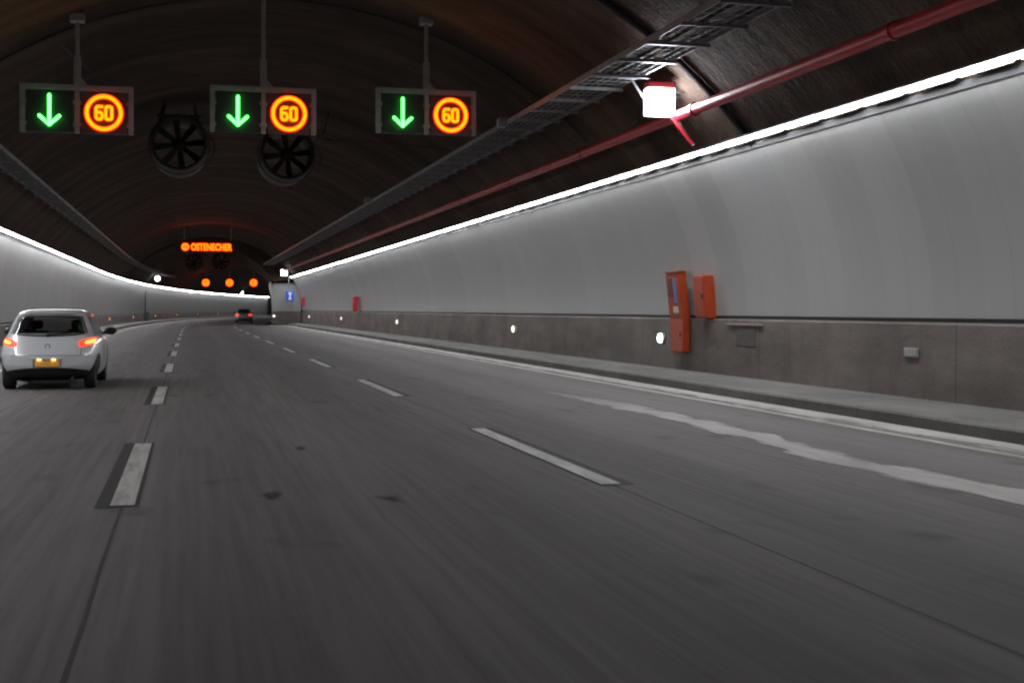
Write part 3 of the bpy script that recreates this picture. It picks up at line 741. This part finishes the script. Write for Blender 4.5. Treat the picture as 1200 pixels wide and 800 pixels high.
HATCH = Shell([(.17, .70), (.24, .78), (.34, .82), (.46, .845), (.60, .853), (.72, .85), (.84, .838), (.93, .81), (1.0, .775), (1.1, .735), (1.22, .69), (1.32, .65), (1.39, .60), (1.43, .54), (1.455, .42), (1.468, .2), (1.472, .02)],
              [(.17, .22), (.24, .12), (.34, .05), (.46, .0), (.60, .0), (.72, .04), (.84, .10), (.93, .15), (1.0, .20), (1.1, .29), (1.22, .40), (1.32, .49), (1.39, .50), (1.43, .56), (1.455, .75), (1.468, 1.2), (1.472, 1.6)],
              [(.17, 3.6), (.24, 3.75), (.34, 3.83), (.46, 3.86), (.60, 3.85), (.72, 3.78), (.80, 3.66), (.86, 3.4), (.92, 3.05), (.97, 2.98), (1.1, 2.8), (1.22, 2.62), (1.32, 2.45), (1.39, 2.3), (1.43, 2.2), (1.455, 2.05), (1.468, 1.95), (1.472, 1.92)],
              [(.17, 4.5), (.6, 5.2), (.9, 4.6), (1.05, 4.4), (1.3, 4.6), (1.472, 3.5)])
SALOON = Shell([(.17, .72), (.24, .80), (.34, .86), (.5, .90), (.66, .90), (.82, .88), (.95, .84), (1.05, .77), (1.2, .71), (1.32, .65), (1.40, .58), (1.44, .46), (1.46, .2), (1.465, .02)],
               [(.17, .25), (.24, .12), (.34, .04), (.5, .0), (.66, .02), (.82, .05), (.95, .10), (1.0, .45), (1.08, .62), (1.2, .85), (1.32, 1.1), (1.40, 1.25), (1.44, 1.4), (1.46, 1.6), (1.465, 1.8)],
               [(.17, 4.2), (.24, 4.45), (.34, 4.52), (.5, 4.55), (.66, 4.5), (.8, 4.3), (.9, 3.6), (.95, 3.3), (1.05, 3.1), (1.2, 2.85), (1.32, 2.6), (1.40, 2.4), (1.44, 2.2), (1.46, 2.0), (1.465, 1.92)],
               [(.17, 4.5), (.6, 5.5), (.95, 5), (1.2, 4), (1.465, 3)])
def sgp(v, e): return math.copysign(abs(v)**e, v)
def shell_body(sh, zs, name, mat, t, cut=None):
    n = 144; mb = MB(); rings = []
    for z in zs:
        e = 2/sh.n(z); w, yr, yf = sh.w(z), sh.yr(z), sh.yf(z)
        for j in range(n):
            a = 2*pi*j/n; y = sgp(sin(a), e); mb.v.append((w*sgp(cos(a), e), YC+y*((yf-YC) if y > 0 else (YC-yr)), z))
    for i in range(len(zs)-1):
        for j in range(n):
            k = (j+1) % n; f = (i*n+j, i*n+k, (i+1)*n+k, (i+1)*n+j)
            c = [sum(mb.v[q][d] for q in f)/4 for d in range(3)]
            if cut and cut(*c): continue
            mb.f.append(f)
    mb.f.append(tuple((len(zs)-1)*n+j for j in range(n))); mb.f.append(tuple(range(n))[::-1])
    return mb.build(name, mat, t, smooth=True)
def patch(fn, dom, nu, nv, name, mat, t, thick=0):
    """fn(a, b) -> point; dom(u, v) in [0,1]^2 -> (a, b)"""
    return MB().grid(lambda u, v: fn(*dom(u, v)), [i/nu for i in range(nu+1)], [i/nv for i in range(nv+1)]).build(name, mat, t, smooth=True)
def quad_dom(bl, br, tr_, tl, r=.0):
    return lambda u, v: tuple((bl[k]*(1-u)+br[k]*u)*(1-v)+(tl[k]*(1-u)+tr_[k]*u)*v for k in (0, 1))
def ell_dom(cx, cz, rx, rz, tilt=0):
    def f(u, v):
        a = 2*pi*u; x, z = rx*v*sgp(cos(a), .75), rz*v*sgp(sin(a), .75); return (cx+x*cos(tilt)-z*sin(tilt), cz+x*sin(tilt)+z*cos(tilt))
    return f
def wheel(t, x, y, r=.30, w=.19):
    s = 1 if x > 0 else -1
    h = bpy.data.objects.new('wheel', None); COL.objects.link(h); h.parent = t; h.location = (x, y, r)
    MB().lathe([(.19, -w/2), (r-.02, -w/2), (r, -w/2+.03), (r, w/2-.03), (r-.02, w/2), (.19, w/2)], 36, 'x', close=True).build('tyre', M['rubber'], h, smooth=True)
    m = MB(); m.lathe([(.195, -w/2+.02), (.195, w/2-.01), (.175, w/2-.01), (.175, -w/2+.02)], 36, 'x', close=True)
    for i in range(7):
        a = 2*pi*i/7; m.tube([(s*(w/2-.035), .03*cos(a), .03*sin(a)), (s*(w/2-.02), .18*cos(a), .18*sin(a))], .02, 6)
    m.lathe([(0, s*(w/2-.06)), (.05, s*(w/2-.06)), (.045, s*(w/2-.012)), (0, s*(w/2-.01))], 16, 'x'); m.build('rim', M['alloy'], h, smooth=True)
    MB().lathe([(0, -.06), (.17, -.06), (.17, -.03), (0, -.03)], 24, 'x').build('brake_disc', M['fix_dark'], h)

def car(sh, label, name, paint, loc, rz, L, hatch, group=None):
    t = thing(name, loc, label, 'car', group, rz)
    H = max(z for z in (1.472 if hatch else 1.465,))
    zs = frange(.17, 1.36, .022)+[1.38, 1.40, 1.42, 1.435, 1.447, 1.456, 1.463, 1.468, H]
    zs = [z for z in zs if z <= H]
    if hatch:
        wl = lambda z: .64-(z-1.0)*.32
        cut = lambda x, y, z: (1.02 < z < 1.31 and ((y < 1.0 and abs(x) < wl(z)-.03) or (y > 2.4 and abs(x) < wl(z)-.05)))
    else: cut = None
    shell_body(sh, zs, 'body', paint, t, cut)
    rear = lambda off: (lambda x, z: (x, sh.rear(x, z, off), z))
    if hatch:
        def dom(u, v):
            x = (u-.5)*2; z = 1.0+.335*v; w = .655-(z-1.0)*.33
            z -= .035*(1-x*x)*(1-v)-.02*(1-v)*x**4; z += .012*(1-x*x)*v
            return (x*w, z)
        patch(rear(.004), dom, 30, 12, 'rear_window', M['glass'], t)
        rim_ = MB(); pts = [dom(u/24, 0) for u in range(25)]+[dom(1, v/8) for v in range(1, 9)]+[dom(1-u/24, 1) for u in range(1, 25)]+[dom(0, 1-v/8) for v in range(1, 8)]
        cxz = (0, 1.16)
        ring3 = []
        for x, z in pts:
            k = .88; ring3.append([(x*q+cxz[0]*(1-q), z*q+cxz[1]*(1-q)) for q in (1.0, k)])
        n = len(ring3); vs = [(x, sh.rear(x, z, .007), z) for r in ring3 for x, z in r]
        rim_.add(vs, [(2*i, 2*((i+1) % n), 2*((i+1) % n)+1, 2*i+1) for i in range(n)]); rim_.build('window_border', M['blackplastic'], t, smooth=True)
        patch(lambda x, z: (x, sh.front(x, z, .004), z), quad_dom((-.68, .985), (.68, .985), (.56, 1.34), (-.56, 1.34)), 20, 10, 'windscreen', M['glass'], t)
        # tail lamps: almond shapes that wrap round the corners
        for sx in (-1, 1):
            tl = patch(rear(.012), (lambda u, v, sx=sx: (lambda p: (sx*p[0], p[1]))(ell_dom(.665, .865, .155, .064, .26)(u, v))), 32, 6, 'tail_lamp', M['tail'], t)
            patch(rear(.02), (lambda u, v, sx=sx: (lambda p: (sx*p[0], p[1]))(ell_dom(.70, .872, .088, .036, .26)(u, v))), 24, 5, 'bulb_glow', M['tail_core'], tl)
        # lower black bumper insert
        patch(rear(.010), (lambda u, v: ((u-.5)*2*(.70-.02*v), .175+(.225-.055*abs((u-.5)*2)**3)*v)), 30, 8, 'lower_bumper', M['blackplastic'], t)
        MB().grid(lambda u, v: (-.5+u, .10+.05*v+.6*v, .165-.0*v), [0, .5, 1], [0, 1]).build('underbody', M['blackplastic'], t)
        # number plate in its recess, lamp above it
        p = MB(); p.box(-.20, .20, -.024, -.012, .425, .525); pl = p.build('number_plate', M['plate'], t, bevel=.003)
        pr = MB(); pr.box(-.24, .24, -.011, .02, .415, .575); pr.build('plate_recess', M['grey_box'], t)
        for x in (-.13, .11): MB().box(x-.03, x+.03, -.052, -.03, .549, .560).build('plate_lamp', M['plate_light'], t)
        MB().box(-.25, .25, -.055, .02, .561, .585).build('tailgate_handle', M['white_paint'] if paint == M['white_paint'] else M['blackplastic'], t, bevel=.006)
        for x, w in ((0, 0),):
            MB().lathe([(.036, 0), (.046, 0), (.046, .012), (.036, .012)], 24, 'y', (0, sh.rear(0, .79, .016), .79), close=True).build('emblem', M['chrome'], t)
        # shut lines of the tailgate and the bumper
        for sx in (-1, 1):
            pts = [(sx*.55, .63), (sx*.56, .70), (sx*.57, .80), (sx*.60, .9), (sx*.66, .985)]
            MB().tube([(x, sh.rear(x, z, .001), z) for x, z in pts], .005, 5).build('shut_line', M['blackplastic'], t)
        MB().tube([(x*.1, sh.rear(x*.1, .625, .001), .625) for x in range(-8, 9)], .005, 5).build('shut_line', M['blackplastic'], t)
        w = MB(); w.tube([(0, sh.rear(0, .985, .025), .985), (.02, sh.rear(.02, 1.0, .02), 1.0), (.40, sh.rear(.40, 1.035, .02), 1.035)], .012, 6); w.lathe([(0, -.03), (.03, -.03), (.03, .02), (0, .02)], 12, 'y', (0, sh.rear(0, .985, .01), .985)); w.build('wiper', M['blackplastic'], t)
        sp = MB(); n = 16
        vs = []
        for i in range(n+1):
            x = -.56+1.12*i/n; y1 = sh.rear(x, 1.385)
            vs += [(x, y1-.10, 1.402-.02*abs(x/.56)**3), (x, y1-.09, 1.375-.02*abs(x/.56)**3), (x, y1+.12, 1.39-.02*abs(x/.56)**3), (x, y1+.16, 1.445-.03*abs(x/.56)**3)]
        sp.add(vs, [f for i in range(n) for f in ((4*i, 4*i+4, 4*i+5, 4*i+1), (4*i+1, 4*i+5, 4*i+6, 4*i+2), (4*i+2, 4*i+6, 4*i+7, 4*i+3), (4*i+3, 4*i+7, 4*i+4, 4*i))]+[(0, 1, 2, 3), (4*n+3, 4*n+2, 4*n+1, 4*n)])
        sp.build('roof_spoiler', paint, t, smooth=True)
        MB().tube([(.42, -.0, .20), (.42, .3, .21)], .03, 12).build('exhaust', M['fix_dark'], t)
        for x in (-.36, .36):
            s1 = MB(); s1.box(x-.22, x+.22, 1.75, 1.9, .45, 1.05); s1.box(x-.11, x+.11, 1.78, 1.88, 1.08, 1.26); s1.build('front_seat', M['seat'], t, bevel=.05)
        s1 = MB(); s1.box(-.60, .60, .85, 1.02, .45, .98); s1.build('rear_seat', M['seat'], t, bevel=.05)
        for x in (-.38, .38): MB().box(x-.11, x+.11, .9, .98, .985, 1.10).build('headrest', M['seat'], t, bevel=.03)
    else:
        patch(rear(.006), quad_dom((-.62, 1.03), (.62, 1.03), (.50, 1.37), (-.50, 1.37)), 16, 10, 'rear_window', M['blackplastic'], t)
        for sx in (-1, 1):
            tl = patch(rear(.012), (lambda u, v, sx=sx: (lambda p: (sx*p[0], p[1]))(ell_dom(.66, .82, .19, .085, .05)(u, v))), 24, 5, 'tail_lamp', M['tail'], t)
        MB().box(-.24, .24, -.012, .03, .60, .70).build('number_plate', M['pale_lid'], t)
        patch(rear(.010), lambda u, v: ((u-.5)*1.5, .18+.18*v), 16, 6, 'lower_bumper', M['blackplastic'], t)
    # glass along both sides, pillars left as body colour
    yb = [(.72, 1.52), (1.58, 2.52)] if hatch else [(1.25, 1.95), (2.02, 2.75)]
    for sx in (-1, 1):
        for (a, b), nm in zip(yb, ('rear_side_window', 'front_side_window')):
            b2 = b-.35 if nm == 'front_side_window' else b; a2 = a+.12 if nm != 'front_side_window' else a
            patch(lambda y, z, sx=sx: (sx*sh.side(y, z, .005), y, z), quad_dom((a, .99), (b, .99), (b2, 1.32), (a2, 1.32)), 14, 10, nm, M['blackplastic'], t)
        for y in ((.58, 3.06) if hatch else (.95, 3.7)):
            patch(lambda yy, z, sx=sx: (sx*sh.side(yy, z, .004), yy, z), (lambda u, v, y=y: (y+.345*v*cos(pi*u), .19+(.47)*v*sin(pi*u)*.98)), 28, 6, 'wheel_well_patch', M['blackplastic'], t)  # black patch on the side imitates the dark of an open wheel well
            wheel(t, sx*(sh.side(y, .3)-.085), y)
        for y in ((1.55, 2.62) if hatch else (1.98, 3.0)):
            MB().tube([(sx*sh.side(y+.04*((z-.3)/.7), z, .001), y+.04*((z-.3)/.7), z) for z in (.3, .45, .6, .75, .9, .97)], .004, 5).build('shut_line', M['blackplastic'], t)
        for y in ((1.72,) if hatch else (1.4, 2.2)): MB().box(-.012, .012, -.09, .09, -.014, .014, at=(sx*(sh.side(y, .88)+.018), y, .88)).build('door_handle', paint, t, bevel=.006)
        ym = 2.5 if hatch else 2.8
        mm = MB(); mm.lathe([(0, -.05), (.06, -.045), (.092, 0), (.085, .05), (.04, .10), (0, .11)], 20, 'y'); mm.v = [(x*1.28, y, z*.86) for x, y, z in mm.v]
        mo = mm.build('door_mirror', M['blackplastic'], t, smooth=True); mo.location = (sx*(sh.side(ym, .99)+.155), ym, 1.03)
        MB().tube([(-sx*.16, .03, -.06), (-sx*.05, .02, -.02)], .022, 8).build('mirror_arm', M['blackplastic'], mo)
    return t
car(HATCH, 'small silver white hatchback with glowing tail lamps in the left lane', 'hatchback_car', M['white_paint'], (-2.42, 23.75, 0), 0, 3.9, True).scale = (1, 1, .965)
x, y, a = path(134)
car(SALOON, 'distant grey car with red tail lamps approaching the bend', 'saloon_car', M['dark_paint'], P(134, 3.95, 0), -a, 4.5, False)

# ------------------------------------------------------------------ camera, world, view
TH = math.atan(378/1500)
cd = bpy.data.cameras.new('camera'); cam = bpy.data.objects.new('camera', cd); COL.objects.link(cam)
cam.location = (0, 0, 1.42); cam.rotation_euler = (radians(90), 0, -TH)
cd.sensor_width = 36; cd.lens = 1500/1200*36; cd.shift_y = -38/1200; cd.clip_start = .05; cd.clip_end = 2000
SC.camera = cam
w = bpy.data.worlds.new('World'); SC.world = w; w.use_nodes = True
w.node_tree.nodes['Background'].inputs[0].default_value = (.5, .55, .65, 1); w.node_tree.nodes['Background'].inputs[1].default_value = .004
vs = SC.view_settings; vs.view_transform = 'Standard'; vs.look = 'None'; vs.exposure = 0; vs.gamma = 1; vs.use_curve_mapping = False
SC.cycles.filter_width = 2.2
SC.cycles.max_bounces = 8; SC.cycles.diffuse_bounces = 5; SC.cycles.sample_clamp_indirect = 6
